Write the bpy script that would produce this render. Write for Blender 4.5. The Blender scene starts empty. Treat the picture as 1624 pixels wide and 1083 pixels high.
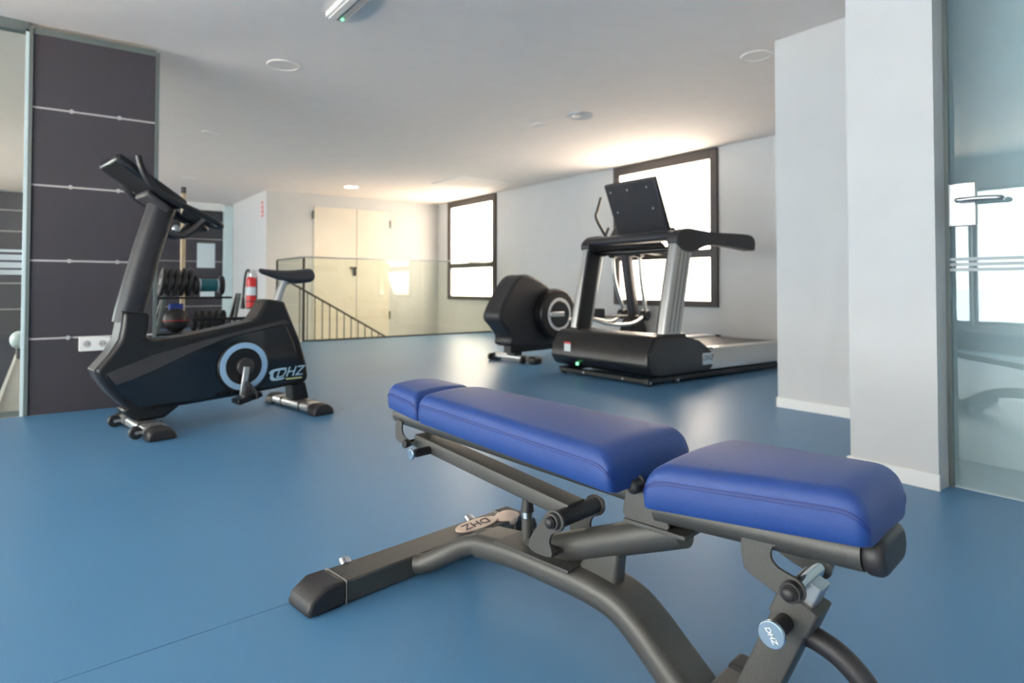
import bpy, bmesh, math, random
from mathutils import Vector, Matrix

random.seed(7)
SC = bpy.context.scene
COL = SC.collection
R = math.radians

# ------------------------------------------------------------------ camera
CAM_H = 0.76
cam_data = bpy.data.cameras.new('camera')
cam = bpy.data.objects.new('camera', cam_data)
COL.objects.link(cam)
F_PX = 1002.0
cam_data.sensor_width = 36.0
cam_data.lens = F_PX / 1624.0 * 36.0
PITCH = R(1.3)
cam.location = (0.0, 0.0, CAM_H)
cam.rotation_euler = (R(90) + PITCH, 0.0, -R(36.6))
cam_data.shift_y = -(541.5 - (455.0 - F_PX * math.tan(PITCH))) / 1624.0
cam_data.clip_start = 0.05
cam_data.clip_end = 3000
cam_data.dof.use_dof = True
cam_data.dof.focus_distance = 1.25
cam_data.dof.aperture_fstop = 4.5
SC.camera = cam

# ------------------------------------------------------------------ world, light, exposure
SKY = 10.0
PANE = 6.8
world = bpy.data.worlds.new('sky')
SC.world = world
world.use_nodes = True
wn = world.node_tree.nodes
bg = wn['Background']
bg.inputs[0].default_value = (1.0, 0.955, 0.94, 1)
bg.inputs[1].default_value = SKY
SC.view_settings.view_transform = 'Standard'
SC.view_settings.look = 'None'
SC.view_settings.gamma = 1.0
SC.view_settings.use_curve_mapping = False
SC.view_settings.exposure = 0.50
SC.cycles.use_denoising = True
SC.cycles.max_bounces = 10
SC.cycles.diffuse_bounces = 6
SC.cycles.glossy_bounces = 5
SC.cycles.transparent_max_bounces = 12
SC.cycles.sample_clamp_indirect = 8.0
SC.cycles.caustics_reflective = False
SC.cycles.caustics_refractive = False

sun_data = bpy.data.lights.new('bounce_sun', 'SUN')      # from the right-hand side of the building, added to brighten the ceiling off the left terrace
sun_data.energy = 60
sun_data.angle = R(1.0)
sun_data.color = (1.0, 0.94, 0.86)
bounce_sun = bpy.data.objects.new('bounce_sun', sun_data)
bounce_sun.rotation_euler = (0, R(35), 0)
COL.objects.link(bounce_sun)

CEIL = 2.34
WX = -3.5                    # left wall with the big windows
LEFT_WINDOWS = [(-1.6, 0.60), (0.62, 2.84), (2.86, 4.60)]
FAR_WINDOWS = [(7.6, 12.6)]
LW_Z = (0.30, 1.97)
for i, (a, b) in enumerate(LEFT_WINDOWS + FAR_WINDOWS):      # sky portals in the window openings
    ld = bpy.data.lights.new('sky_portal', 'AREA')
    ld.shape = 'RECTANGLE'
    ld.size = LW_Z[1] - LW_Z[0]
    ld.size_y = b - a
    ld.cycles.is_portal = True
    lo = bpy.data.objects.new('sky_portal', ld)
    lo.location = (WX - 0.12, (a + b) / 2, sum(LW_Z) / 2)
    lo.rotation_euler = (0, -R(90), 0)
    COL.objects.link(lo)

# ------------------------------------------------------------------ materials
def srgb(r, g, b):
    def f(c):
        c /= 255.0
        return c / 12.92 if c <= 0.04045 else ((c + 0.055) / 1.055) ** 2.4
    return (f(r), f(g), f(b), 1.0)

MATS = {}
def mat(name, col, rough=0.5, metal=0.0, noise=0.0, nscale=60.0, bump=0.0, bscale=200.0, spec=0.5, coat=0.0, sheen=0.0, emit=None, estr=0.0):
    m = bpy.data.materials.new(name)
    m.use_nodes = True
    nt = m.node_tree
    p = nt.nodes['Principled BSDF']
    p.inputs['Base Color'].default_value = col
    p.inputs['Roughness'].default_value = rough
    p.inputs['Metallic'].default_value = metal
    p.inputs['Specular IOR Level'].default_value = spec
    p.inputs['Coat Weight'].default_value = coat
    p.inputs['Sheen Weight'].default_value = sheen
    p.inputs['Sheen Roughness'].default_value = 0.4
    tc = nt.nodes.new('ShaderNodeTexCoord')
    if noise > 0:
        n = nt.nodes.new('ShaderNodeTexNoise')
        n.inputs['Scale'].default_value = nscale
        n.inputs['Detail'].default_value = 4
        nt.links.new(tc.outputs['Object'], n.inputs['Vector'])
        r = nt.nodes.new('ShaderNodeMapRange')
        r.inputs[1].default_value = 0.3
        r.inputs[2].default_value = 0.7
        r.inputs[3].default_value = 1.0 - noise
        r.inputs[4].default_value = 1.0 + noise
        nt.links.new(n.outputs['Fac'], r.inputs[0])
        mx = nt.nodes.new('ShaderNodeMix')
        mx.data_type = 'RGBA'
        mx.blend_type = 'MULTIPLY'
        mx.inputs[0].default_value = 1.0
        mx.inputs[6].default_value = col
        nt.links.new(r.outputs[0], mx.inputs[7])
        nt.links.new(mx.outputs[2], p.inputs['Base Color'])
    if bump > 0:
        n2 = nt.nodes.new('ShaderNodeTexNoise')
        n2.inputs['Scale'].default_value = bscale
        n2.inputs['Detail'].default_value = 3
        nt.links.new(tc.outputs['Object'], n2.inputs['Vector'])
        bp = nt.nodes.new('ShaderNodeBump')
        bp.inputs['Strength'].default_value = bump
        bp.inputs['Distance'].default_value = 0.002
        nt.links.new(n2.outputs['Fac'], bp.inputs['Height'])
        nt.links.new(bp.outputs['Normal'], p.inputs['Normal'])
    if emit is not None:
        p.inputs['Emission Color'].default_value = emit
        p.inputs['Emission Strength'].default_value = estr
    MATS[name] = m
    return m

def glass_mat(name, tint, ior=1.5, rough=0.0):
    m = bpy.data.materials.new(name)
    m.use_nodes = True
    nt = m.node_tree
    nt.nodes.remove(nt.nodes['Principled BSDF'])
    out = nt.nodes['Material Output']
    tr = nt.nodes.new('ShaderNodeBsdfTransparent')
    tr.inputs[0].default_value = tint
    gl = nt.nodes.new('ShaderNodeBsdfGlossy')
    gl.inputs['Roughness'].default_value = rough
    gl.inputs[0].default_value = (0.9, 0.97, 0.96, 1)
    fr = nt.nodes.new('ShaderNodeFresnel')
    fr.inputs['IOR'].default_value = ior
    mx = nt.nodes.new('ShaderNodeMixShader')
    ge = nt.nodes.new('ShaderNodeNewGeometry')
    iv = nt.nodes.new('ShaderNodeMath')
    iv.operation = 'SUBTRACT'
    iv.inputs[0].default_value = 1.0
    nt.links.new(ge.outputs['Backfacing'], iv.inputs[1])
    ml = nt.nodes.new('ShaderNodeMath')
    ml.operation = 'MULTIPLY'
    nt.links.new(fr.outputs[0], ml.inputs[0])
    nt.links.new(iv.outputs[0], ml.inputs[1])
    nt.links.new(ml.outputs[0], mx.inputs[0])
    nt.links.new(tr.outputs[0], mx.inputs[1])
    nt.links.new(gl.outputs[0], mx.inputs[2])
    nt.links.new(mx.outputs[0], out.inputs[0])
    MATS[name] = m
    return m

mat('floor_blue', srgb(78, 127, 166), 0.38, noise=0.05, nscale=220, bump=0.12, bscale=420, spec=0.55)
mat('floor_seam', srgb(66, 108, 142), 0.5)
mat('floor_pale', srgb(205, 200, 192), 0.25, noise=0.03, nscale=8)
mat('floor_dark', srgb(66, 66, 74), 0.12, noise=0.05, nscale=10)
mat('wall_white', srgb(204, 204, 203), 0.75, noise=0.015, nscale=6, bump=0.06, bscale=90)
mat('wall_bluish', srgb(212, 222, 224), 0.8, noise=0.02, nscale=5)  # even pale blue-grey of the room behind the glass door
mat('ceiling_white', srgb(241, 233, 227), 0.85, noise=0.015, nscale=7, bump=0.05, bscale=120)
mat('panel_dark', srgb(58, 55, 61), 0.62, noise=0.14, nscale=260, bump=0.10, bscale=300)
mat('joint_light', srgb(196, 192, 190), 0.45, metal=0.3)
mat('trim_grey', srgb(104, 112, 110), 0.45, metal=0.2)
mat('trim_pale', srgb(206, 222, 224), 0.35)
mat('trim_white', srgb(235, 234, 230), 0.5)
mat('frame_dark', srgb(62, 56, 54), 0.5, noise=0.05)
mat('door_cream', srgb(226, 218, 204), 0.55, noise=0.02, nscale=4)
mat('pad_blue', srgb(20, 58, 126), 0.46, sheen=0.06, noise=0.05, nscale=300, bump=0.35, bscale=900, spec=0.5)
mat('seam_blue', srgb(26, 42, 110), 0.5)
mat('steel_dark', srgb(80, 79, 76), 0.42, metal=0.4, noise=0.10, nscale=380, bump=0.22, bscale=900)
mat('weld', srgb(150, 146, 140), 0.5, metal=0.5, noise=0.2, nscale=200)
mat('rubber_black', srgb(38, 36, 38), 0.48, noise=0.08, nscale=200, bump=0.1, bscale=500)
mat('chrome', srgb(205, 205, 205), 0.12, metal=1.0)
mat('steel_bright', srgb(190, 192, 194), 0.28, metal=0.9)
mat('alu', srgb(188, 190, 190), 0.32, metal=0.75, noise=0.04, nscale=90)
mat('plate_tan', srgb(206, 184, 168), 0.4, metal=0.2)
mat('ink_dark', srgb(58, 52, 56), 0.6)
mat('ink_white', srgb(240, 242, 244), 0.4)
mat('knob_steel', srgb(160, 180, 196), 0.22, metal=0.8)
mat('plastic_black', srgb(20, 20, 23), 0.33, noise=0.05, nscale=100, spec=0.5)
mat('plastic_gloss', srgb(12, 16, 24), 0.10, spec=0.6, coat=0.4)
mat('plastic_grey', srgb(60, 57, 58), 0.42, noise=0.06, nscale=150)
mat('plastic_soft', srgb(40, 40, 45), 0.46, noise=0.08, nscale=180, bump=0.1, bscale=500)
mat('ring_blue', srgb(150, 185, 215), 0.3)
mat('ring_white', srgb(225, 226, 228), 0.35)
mat('logo_blue', srgb(165, 200, 220), 0.35)
mat('logo_lime', srgb(205, 215, 150), 0.35)
mat('red_paint', srgb(205, 40, 44), 0.3)
mat('white_paper', srgb(214, 224, 228), 0.6)
mat('wood_pale', srgb(196, 172, 140), 0.5, noise=0.12, nscale=20)
mat('teal', srgb(40, 108, 118), 0.45)
mat('blue_soft', srgb(52, 80, 170), 0.6)
mat('belt', srgb(48, 46, 56), 0.45, noise=0.08, nscale=300)
mat('screen', srgb(18, 20, 26), 0.15)
mat('led_green', srgb(30, 140, 60), 0.4, emit=(0.15, 1.0, 0.30, 1), estr=3.0)
mat('lamp_on', srgb(255, 240, 214), 0.5, emit=(1.0, 0.86, 0.62, 1), estr=14.0)
mat('lens_off', srgb(238, 232, 226), 0.35)
mat('pane_bright', srgb(255, 250, 240), 0.4, emit=(1.0, 0.84, 0.66, 1), estr=PANE)
mat('terrace', srgb(244, 224, 206), 0.8, noise=0.05, nscale=3)
mat('sea', srgb(170, 184, 202), 0.5, noise=0.08, nscale=0.02)
glass_mat('glass_clear', (0.95, 0.98, 0.965, 1), 1.6)
glass_mat('glass_rail', (0.94, 0.97, 0.935, 1), 1.7)
glass_mat('glass_door', (0.92, 0.965, 0.975, 1), 1.85)
mat('frost', srgb(178, 186, 188), 0.6)
M = MATS

# ------------------------------------------------------------------ mesh helpers
def new_bm():
    return bmesh.new()

def add_box(bm, lo, hi, mtx=None):
    vs = []
    for x in (lo[0], hi[0]):
        for y in (lo[1], hi[1]):
            for z in (lo[2], hi[2]):
                v = Vector((x, y, z))
                vs.append(bm.verts.new(mtx @ v if mtx else v))
    for f in ((0, 1, 3, 2), (4, 6, 7, 5), (0, 4, 5, 1), (2, 3, 7, 6), (0, 2, 6, 4), (1, 5, 7, 3)):
        bm.faces.new([vs[i] for i in f])

def frame_of(d):
    d = d.normalized()
    up = Vector((0, 0, 1)) if abs(d.z) < 0.95 else Vector((1, 0, 0))
    s = d.cross(up).normalized()
    return s, s.cross(d).normalized()

def add_cyl(bm, p0, p1, r0, r1=None, seg=20, cap=True):
    r1 = r0 if r1 is None else r1
    p0, p1 = Vector(p0), Vector(p1)
    s, u = frame_of(p1 - p0)
    a, b = [], []
    for i in range(seg):
        t = 2 * math.pi * i / seg
        o = s * math.cos(t) + u * math.sin(t)
        a.append(bm.verts.new(p0 + o * r0))
        b.append(bm.verts.new(p1 + o * r1))
    for i in range(seg):
        j = (i + 1) % seg
        bm.faces.new((a[i], a[j], b[j], b[i]))
    if cap:
        bm.faces.new(list(reversed(a)))
        bm.faces.new(b)

def add_sphere(bm, c, r, sc=(1, 1, 1), seg=16):
    m = Matrix.Translation(c) @ Matrix.Diagonal((r * sc[0], r * sc[1], r * sc[2], 1))
    bmesh.ops.create_uvsphere(bm, u_segments=seg, v_segments=max(6, seg // 2), radius=1.0, matrix=m)

def catmull(pts, n=8):
    pts = [Vector(p) for p in pts]
    out = []
    P = [pts[0] * 2 - pts[1]] + pts + [pts[-1] * 2 - pts[-2]]
    for i in range(1, len(P) - 2):
        for k in range(n):
            t = k / n
            a, b, c, d = P[i - 1], P[i], P[i + 1], P[i + 2]
            out.append(0.5 * ((2 * b) + (c - a) * t + (2 * a - 5 * b + 4 * c - d) * t * t + (3 * b - a - 3 * c + d) * t ** 3))
    out.append(pts[-1])
    return out

def add_sweep(bm, path, section, side=None, cap=True):
    """sweep a 2-D section (s, u) along a path; side fixes the s direction, else it is carried along"""
    rings = []
    prev = None
    n = len(path)
    for i, p in enumerate(path):
        d = (path[min(i + 1, n - 1)] - path[max(i - 1, 0)]).normalized()
        if side is not None:
            s = (side - d * side.dot(d)).normalized()
        elif prev is None:
            s = frame_of(d)[0]
        else:
            s = (prev - d * prev.dot(d)).normalized()
        prev = s
        u = s.cross(d).normalized()
        rings.append([bm.verts.new(p + s * a + u * b) for a, b in section])
    m = len(section)
    for i in range(n - 1):
        for k in range(m):
            j = (k + 1) % m
            bm.faces.new((rings[i][k], rings[i][j], rings[i + 1][j], rings[i + 1][k]))
    if cap:
        bm.faces.new(list(reversed(rings[0])))
        bm.faces.new(rings[-1])

def circle(r, seg=16, ry=None):
    ry = r if ry is None else ry
    return [(r * math.cos(2 * math.pi * i / seg), ry * math.sin(2 * math.pi * i / seg)) for i in range(seg)]

def stadium(w, h, seg=8):
    r = h / 2
    c = w / 2 - r
    pts = []
    for i in range(seg + 1):
        t = -math.pi / 2 + math.pi * i / seg
        pts.append((c + r * math.cos(t), r * math.sin(t)))
    for i in range(seg + 1):
        t = math.pi / 2 + math.pi * i / seg
        pts.append((-c + r * math.cos(t), r * math.sin(t)))
    return pts

def rrect(w, h, r, seg=4):
    pts = []
    for cx, cy, a0 in ((w / 2 - r, h / 2 - r, 0), (-w / 2 + r, h / 2 - r, 90), (-w / 2 + r, -h / 2 + r, 180), (w / 2 - r, -h / 2 + r, 270)):
        for i in range(seg + 1):
            t = R(a0 + 90 * i / seg)
            pts.append((cx + r * math.cos(t), cy + r * math.sin(t)))
    return pts

def add_tube(bm, pts, r, seg=14, smooth=8):
    add_sweep(bm, catmull(pts, smooth) if len(pts) > 2 else [Vector(p) for p in pts], circle(r, seg))

def add_prism(bm, outline, axis, a, b):
    """outline: 2-D points; axis 'x': (y,z) extruded over x, 'y': (x,z) over y, 'z': (x,y) over z"""
    def mk(p, t):
        return {'x': (t, p[0], p[1]), 'y': (p[0], t, p[1]), 'z': (p[0], p[1], t)}[axis]
    A = [bm.verts.new(mk(p, a)) for p in outline]
    B = [bm.verts.new(mk(p, b)) for p in outline]
    n = len(outline)
    bm.faces.new(list(reversed(A)))
    bm.faces.new(B)
    for i in range(n):
        j = (i + 1) % n
        bm.faces.new((A[i], A[j], B[j], B[i]))

def smooth_outline(pts, n=5, closed=True):
    out = []
    P = [Vector((p[0], p[1], 0)) for p in pts]
    m = len(P)
    for i in range(m):
        a, b, c, d = P[i - 1], P[i], P[(i + 1) % m], P[(i + 2) % m]
        for k in range(n):
            t = k / n
            q = 0.5 * ((2 * b) + (c - a) * t + (2 * a - 5 * b + 4 * c - d) * t * t + (3 * b - a - 3 * c + d) * t ** 3)
            out.append((q.x, q.y))
    return out

def obj(name, bm, material, parent=None, bevel=0.0, bseg=2, smooth=True, label=None, kind=None):
    bmesh.ops.recalc_face_normals(bm, faces=bm.faces[:])
    me = bpy.data.meshes.new(name)
    bm.to_mesh(me)
    bm.free()
    me.materials.append(M[material])
    o = bpy.data.objects.new(name, me)
    COL.objects.link(o)
    if parent is not None:
        o.parent = parent
    if smooth:
        for p in me.polygons:
            p.use_smooth = True
        try:
            me.set_sharp_from_angle(angle=R(40))
        except Exception:
            pass
    if bevel > 0:
        bv = o.modifiers.new('bevel', 'BEVEL')
        bv.width = bevel
        bv.segments = bseg
        bv.limit_method = 'ANGLE'
        bv.angle_limit = R(35)
    if label:
        o['label'] = label
    if kind:
        o['kind'] = kind
    return o

def box(name, lo, hi, material, parent=None, bevel=0.0, kind=None, label=None, bseg=2):
    bm = new_bm()
    add_box(bm, lo, hi)
    return obj(name, bm, material, parent, bevel, bseg=bseg, smooth=bevel > 0, kind=kind, label=label)

def boxes(name, lst, material, parent=None, kind=None, bevel=0.0):
    bm = new_bm()
    for lo, hi in lst:
        add_box(bm, lo, hi)
    return obj(name, bm, material, parent, bevel, smooth=bevel > 0, kind=kind)

def cyl(name, p0, p1, r, material, parent=None, r1=None, seg=20, bevel=0.0, label=None):
    bm = new_bm()
    add_cyl(bm, p0, p1, r, r1, seg)
    return obj(name, bm, material, parent, bevel, label=label)

def tube(name, pts, r, material, parent=None, seg=14, smooth=8, label=None):
    bm = new_bm()
    add_tube(bm, pts, r, seg, smooth)
    return obj(name, bm, material, parent, label=label)

def prism(name, outline, axis, a, b, material, parent=None, bevel=0.0, bseg=2, label=None):
    bm = new_bm()
    add_prism(bm, outline, axis, a, b)
    return obj(name, bm, material, parent, bevel, bseg, label=label)

def thing(name, label, cat, loc=(0, 0, 0), rotz=0.0, group=None, kind=None):
    o = bpy.data.objects.new(name, None)
    COL.objects.link(o)
    o.empty_display_size = 0.1
    o.location = loc
    o.rotation_euler = (0, 0, R(rotz))
    if label:
        o['label'] = label
    if cat:
        o['category'] = cat
    if group:
        o['group'] = group
    if kind:
        o['kind'] = kind
    return o

def tag(o, label, cat, group=None):
    o['label'] = label
    o['category'] = cat
    if group:
        o['group'] = group
    return o

def text(name, body, size, mtx, material, parent, extrude=0.0006, shear=0.25):
    cu = bpy.data.curves.new(name, 'FONT')
    cu.body = body
    cu.size = size
    cu.extrude = extrude
    cu.shear = shear
    cu.align_x = 'CENTER'
    cu.align_y = 'CENTER'
    cu.materials.append(M[material])
    o = bpy.data.objects.new(name, cu)
    COL.objects.link(o)
    bpy.context.view_layer.update()
    me = bpy.data.meshes.new_from_object(o)
    bpy.data.objects.remove(o)
    o = bpy.data.objects.new(name, me)
    COL.objects.link(o)
    o.parent = parent
    o.matrix_local = mtx
    return o

def basis(origin, xdir, ydir):
    x = Vector(xdir).normalized()
    y = Vector(ydir).normalized()
    z = x.cross(y).normalized()
    y = z.cross(x)
    m = Matrix((x, y, z)).transposed().to_4x4()
    m.translation = Vector(origin)
    return m

def struct(name, lst, material, bevel=0.0):
    return boxes(name, lst, material, kind='structure', bevel=bevel)

# ================================================================== THE ROOM
WIN_X = 6.10      # inner face of the wall with the bright windows
BACK_Y = 10.60    # back wall
COR_X = 2.90      # corner where the corridor begins
FAR_Y = 13.00     # far dark wall
RAIL_Y = 8.78     # edge of the stairwell
PAN_Y = 4.709     # dark panel partition

fl = boxes('floor', [((-3.5, -2.2, -0.08), (6.3, 4.70, 0.0)), ((0.0, 4.70, -0.08), (6.3, RAIL_Y, 0.0)), ((0.0, RAIL_Y, -0.08), (2.89, FAR_Y, 0.0))], 'floor_blue', kind='structure')
fl['label'] = 'blue speckled vinyl floor of the gym'
bm = new_bm()
add_prism(bm, [(-3.4, 1.203), (2.6, 1.743), (2.6, 1.745), (-3.4, 1.205)], 'z', 0.0, 0.0006)
obj('sheet_seam', bm, 'floor_seam', fl)
struct('floor_pale_strip', [((-0.22, 4.70, -0.08), (0.0, FAR_Y, 0.0))], 'floor_pale')  # whitish reflection on the floor put into the colour of this strip
struct('floor_dark_room', [((-3.5, 4.70, -0.08), (-0.22, FAR_Y, 0.0))], 'floor_dark')
struct('trim_floor_edge', [((-0.235, 4.80, 0.0), (-0.215, FAR_Y, 0.012))], 'trim_white')
struct('floor_stair_lower', [((2.9, RAIL_Y, -1.6), (6.3, 10.8, -1.5))], 'door_cream')
struct('wall_stairwell', [((2.85, RAIL_Y, -1.6), (2.93, 10.8, -0.08)), ((2.93, RAIL_Y - 0.06, -1.6), (6.3, RAIL_Y, -0.08))], 'wall_white')
struct('ceiling', [((-3.5, -2.2, CEIL), (6.3, FAR_Y + 0.1, CEIL + 0.1))], 'ceiling_white')

# wall with the bright windows (openings left free)
WINS = [(4.31, 5.915), (8.64, 10.195)]
WZ0, WZ1 = 0.53, 2.335
wl = []
y0 = 2.27
for a, b in WINS:
    wl.append(((WIN_X, y0, -1.6), (WIN_X + 0.2, a, CEIL)))
    wl.append(((WIN_X, a, -1.6), (WIN_X + 0.2, b, WZ0)))
    wl.append(((WIN_X, a, WZ1), (WIN_X + 0.2, b, CEIL)))
    y0 = b
wl.append(((WIN_X, y0, -1.6), (WIN_X + 0.2, 10.8, CEIL)))
struct('wall_right', wl, 'wall_white')
struct('wall_back', [((COR_X, BACK_Y, -1.6), (6.3, BACK_Y + 0.2, CEIL)), ((COR_X, BACK_Y + 0.2, -0.08), (COR_X + 0.2, FAR_Y, CEIL))], 'wall_white')
# right-hand projections near the camera
struct('wall_right_middle', [((3.757, 1.275, 0.0), (3.95, 2.227, CEIL)), ((3.95, 2.02, 0.0), (6.3, 2.227, CEIL))], 'wall_white')
struct('wall_right_near', [((2.69, 0.955, 0.0), (2.80, 1.275, CEIL)), ((2.80, 1.10, 0.0), (3.95, 1.275, CEIL))], 'wall_white')
struct('wall_right_front', [((2.69, -2.2, 0.0), (2.80, -0.25, CEIL)), ((2.69, -0.25, 2.12), (2.80, 0.955, CEIL))], 'wall_white')
struct('baseboard_right_middle', [((3.745, 1.285, 0.0), (3.757, 2.239, 0.062)), ((3.745, 2.227, 0.0), (6.1, 2.239, 0.062))], 'trim_white', 0.003)
struct('baseboard_right_near', [((2.678, 0.948, 0.0), (2.69, 1.275, 0.062)), ((2.678, 1.275, 0.0), (3.745, 1.287, 0.062))], 'trim_white', 0.003)
struct('baseboard_right', [((WIN_X - 0.012, 2.24, 0.0), (WIN_X, RAIL_Y, 0.062))], 'trim_white', 0.003)
# room behind the glass door
struct('wall_side_room', [((3.25, -1.6, 0.0), (3.35, 1.10, CEIL)), ((2.80, -1.7, 0.0), (3.35, -1.6, CEIL))], 'wall_bluish')
struct('floor_side_room', [((2.80, -1.6, 0.0), (3.25, 1.10, 0.002))], 'wall_bluish')
# behind the camera and the left window wall
struct('wall_front', [((-3.7, -2.4, -0.08), (3.0, -2.2, CEIL))], 'wall_white')
lw = [((WX - 0.2, -2.2, -0.08), (WX, FAR_Y, LW_Z[0])), ((WX - 0.2, -2.2, LW_Z[1]), (WX, FAR_Y, CEIL + 0.1))]
yy = -2.2
for a, b in LEFT_WINDOWS + FAR_WINDOWS:
    lw.append(((WX - 0.2, yy, LW_Z[0]), (WX, a, LW_Z[1])))
    yy = b
lw.append(((WX - 0.2, yy, LW_Z[0]), (WX, FAR_Y, LW_Z[1])))
struct('wall_left', lw, 'wall_white')
for i, (a, b) in enumerate(LEFT_WINDOWS + FAR_WINDOWS):
    w = thing('window_%d' % (i + 3), None, None, (WX - 0.1, (a + b) / 2, LW_Z[0]), kind='structure')
    hw, hh = (b - a) / 2, LW_Z[1] - LW_Z[0]
    boxes('window_frame', [((-0.03, -hw, 0), (0.03, -hw + 0.03, hh)), ((-0.03, hw - 0.03, 0), (0.03, hw, hh)), ((-0.03, -hw + 0.03, 0), (0.03, hw - 0.03, 0.04)), ((-0.03, -hw + 0.03, hh - 0.04), (0.03, hw - 0.03, hh))], 'frame_dark', w)
    box('pane', (-0.004, -hw + 0.03, 0.04), (0.004, hw - 0.03, hh - 0.04), 'glass_clear', w)
struct('ground_terrace', [((-9.5, -14, -0.25), (-3.75, 26, -0.15))], 'terrace')
struct('ground_sea', [((-2500, -2500, -9.0), (-9, 2500, -8.8))], 'sea')

# bright windows
for i, (a, b) in enumerate(WINS):
    w = thing('window_%d' % (i + 1), None, None, (WIN_X, (a + b) / 2, WZ0), kind='structure')
    w['label'] = ['near bright window with dark frame behind the treadmill', 'far bright window with dark frame beside the glass balustrade'][i]
    hw, hh = (b - a) / 2, WZ1 - WZ0
    zm = 1.145 - WZ0
    T = 0.095
    for nm, lo, hi in (('stile', (-0.035, -hw, 0), (0.03, -hw + T, hh)), ('stile', (-0.035, hw - T, 0), (0.03, hw, hh)),
                       ('sill_rail', (-0.035, -hw + T, 0), (0.03, hw - T, 0.07)), ('head_rail', (-0.035, -hw + T, hh - 0.115), (0.03, hw - T, hh)),
                       ('transom', (-0.03, -hw + T, zm - 0.048), (0.03, hw - T, zm + 0.048))):
        box(nm, lo, hi, 'frame_dark', w, 0.006)
    box('pane', (0.0, -hw + T, 0.07), (0.012, hw - T, zm - 0.048), 'pane_bright', w)
    box('pane', (0.0, -hw + T, zm + 0.048), (0.012, hw - T, hh - 0.115), 'pane_bright', w)

# dark panel partition with light joints
def panel_wall(name, x0, x1, y, thick, joints, top, label, clips=()):
    w = thing(name, label, None, (x0, y, 0), kind='structure')
    L = x1 - x0
    zs = [0.0] + list(joints) + [top]
    for k in range(len(zs) - 1):
        box('panel', (0, 0, zs[k] + (0.006 if k else 0.0)), (L, thick, zs[k + 1] - (0.006 if k < len(zs) - 2 else 0)), 'panel_dark', w, 0.002)
    for z in joints:
        box('joint_strip', (0, 0.004, z - 0.006), (L, thick - 0.002, z + 0.006), 'joint_light', w)
        for cx in clips:
            bm = new_bm()
            add_cyl(bm, (cx, -0.006, z), (cx, 0.006, z), 0.013, seg=12)
            obj('clip', bm, 'joint_light', w)
    return w

pw = panel_wall('wall_partition', -0.062, 0.578, PAN_Y, 0.07, [0.451, 0.918, 1.370, 1.836], 2.275, 'dark grey panel partition with four pale joint lines', (0.19, 0.44))
box('edge_trim', (0.640, -0.012, 0), (0.662, 0.08, 2.30), 'trim_grey', pw, 0.002)
box('edge_trim', (-0.020, -0.012, 0), (0.0, 0.08, 2.30), 'trim_grey', pw, 0.002)
box('top_trim', (0.0, -0.004, 2.275), (0.64, 0.08, 2.315), 'trim_grey', pw, 0.002)
# glass partition to the left of it
gp = thing('glass_partition', 'floor to ceiling glass pane with frosted bands beside the dark panels', None, (-0.082, PAN_Y, 0), kind='structure')
box('pane', (-3.40, 0.028, 0.03), (-0.018, 0.040, 2.30), 'glass_clear', gp)
box('edge_profile', (-0.018, 0.0, 0.0), (0.0, 0.07, 2.30), 'trim_pale', gp, 0.002)
box('floor_profile', (-3.40, 0.012, 0.0), (-0.018, 0.056, 0.03), 'trim_grey', gp)
box('head_profile', (-3.40, 0.0, 2.28), (-0.0, 0.07, 2.34), 'trim_grey', gp)
for z0, z1 in ((0.965, 0.980), (0.918, 0.950), (0.872, 0.905), (0.832, 0.860)):
    box('frosted_band', (-3.40, 0.024, z0), (-0.018, 0.028, z1), 'frost', gp)
# far dark panelled wall
fw = panel_wall('wall_far', -3.5, 2.90, FAR_Y, 0.07, [0.40, 0.82, 1.24, 1.66, 2.0], 2.30, 'far dark panelled wall with pale joint lines')
struct('wall_far_backing', [((-3.7, FAR_Y + 0.07, -0.08), (3.2, FAR_Y + 0.2, CEIL))], 'wall_white')
struct('trim_corridor_post', [((2.75, 12.80, 0.0), (2.895, 12.98, 2.30))], 'trim_pale', 0.005)
struct('trim_corridor_head', [((0.3, 12.9, 2.20), (2.75, 12.99, 2.335))], 'trim_white')

# double door in the back wall
dr = thing('door_1', 'cream flush double door in the back wall', None, (3.68, BACK_Y, -1.5), kind='structure')
DT = 3.63
box('leaf', (0.0, -0.02, 0.0), (0.755, -0.001, DT), 'door_cream', dr, 0.003)
box('leaf', (0.765, -0.02, 0.0), (1.39, -0.001, DT), 'door_cream', dr, 0.003)
for hx, hz in ((-0.012, 3.48), (1.402, 3.40), (1.402, 1.75)):
    box('hinge', (hx - 0.012, -0.035, hz - 0.07), (hx + 0.012, -0.001, hz + 0.07), 'trim_grey', dr, 0.003)
hd = box('handle', (0.63, -0.075, 2.585), (0.755, -0.045, 2.61), 'plastic_black', dr, 0.004)
box('handle_plate', (0.70, -0.048, 2.46), (0.745, -0.02, 2.61), 'plastic_black', dr, 0.003)

# ceiling hatch outline
ch = thing('ceiling_hatch', 'flat white access hatch in the ceiling near the far window', 'hatch', (5.2, 8.0, CEIL))
box('hatch_panel', (-0.42, -0.42, -0.008), (0.42, 0.42, -0.001), 'ceiling_white', ch, 0.002)
boxes('hatch_frame', [((-0.45, -0.45, -0.012), (-0.425, 0.45, -0.001)), ((0.425, -0.45, -0.012), (0.45, 0.45, -0.001)), ((-0.425, -0.45, -0.012), (0.425, -0.425, -0.001)), ((-0.425, 0.425, -0.012), (0.425, 0.45, -0.001))], 'trim_white', ch)

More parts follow.
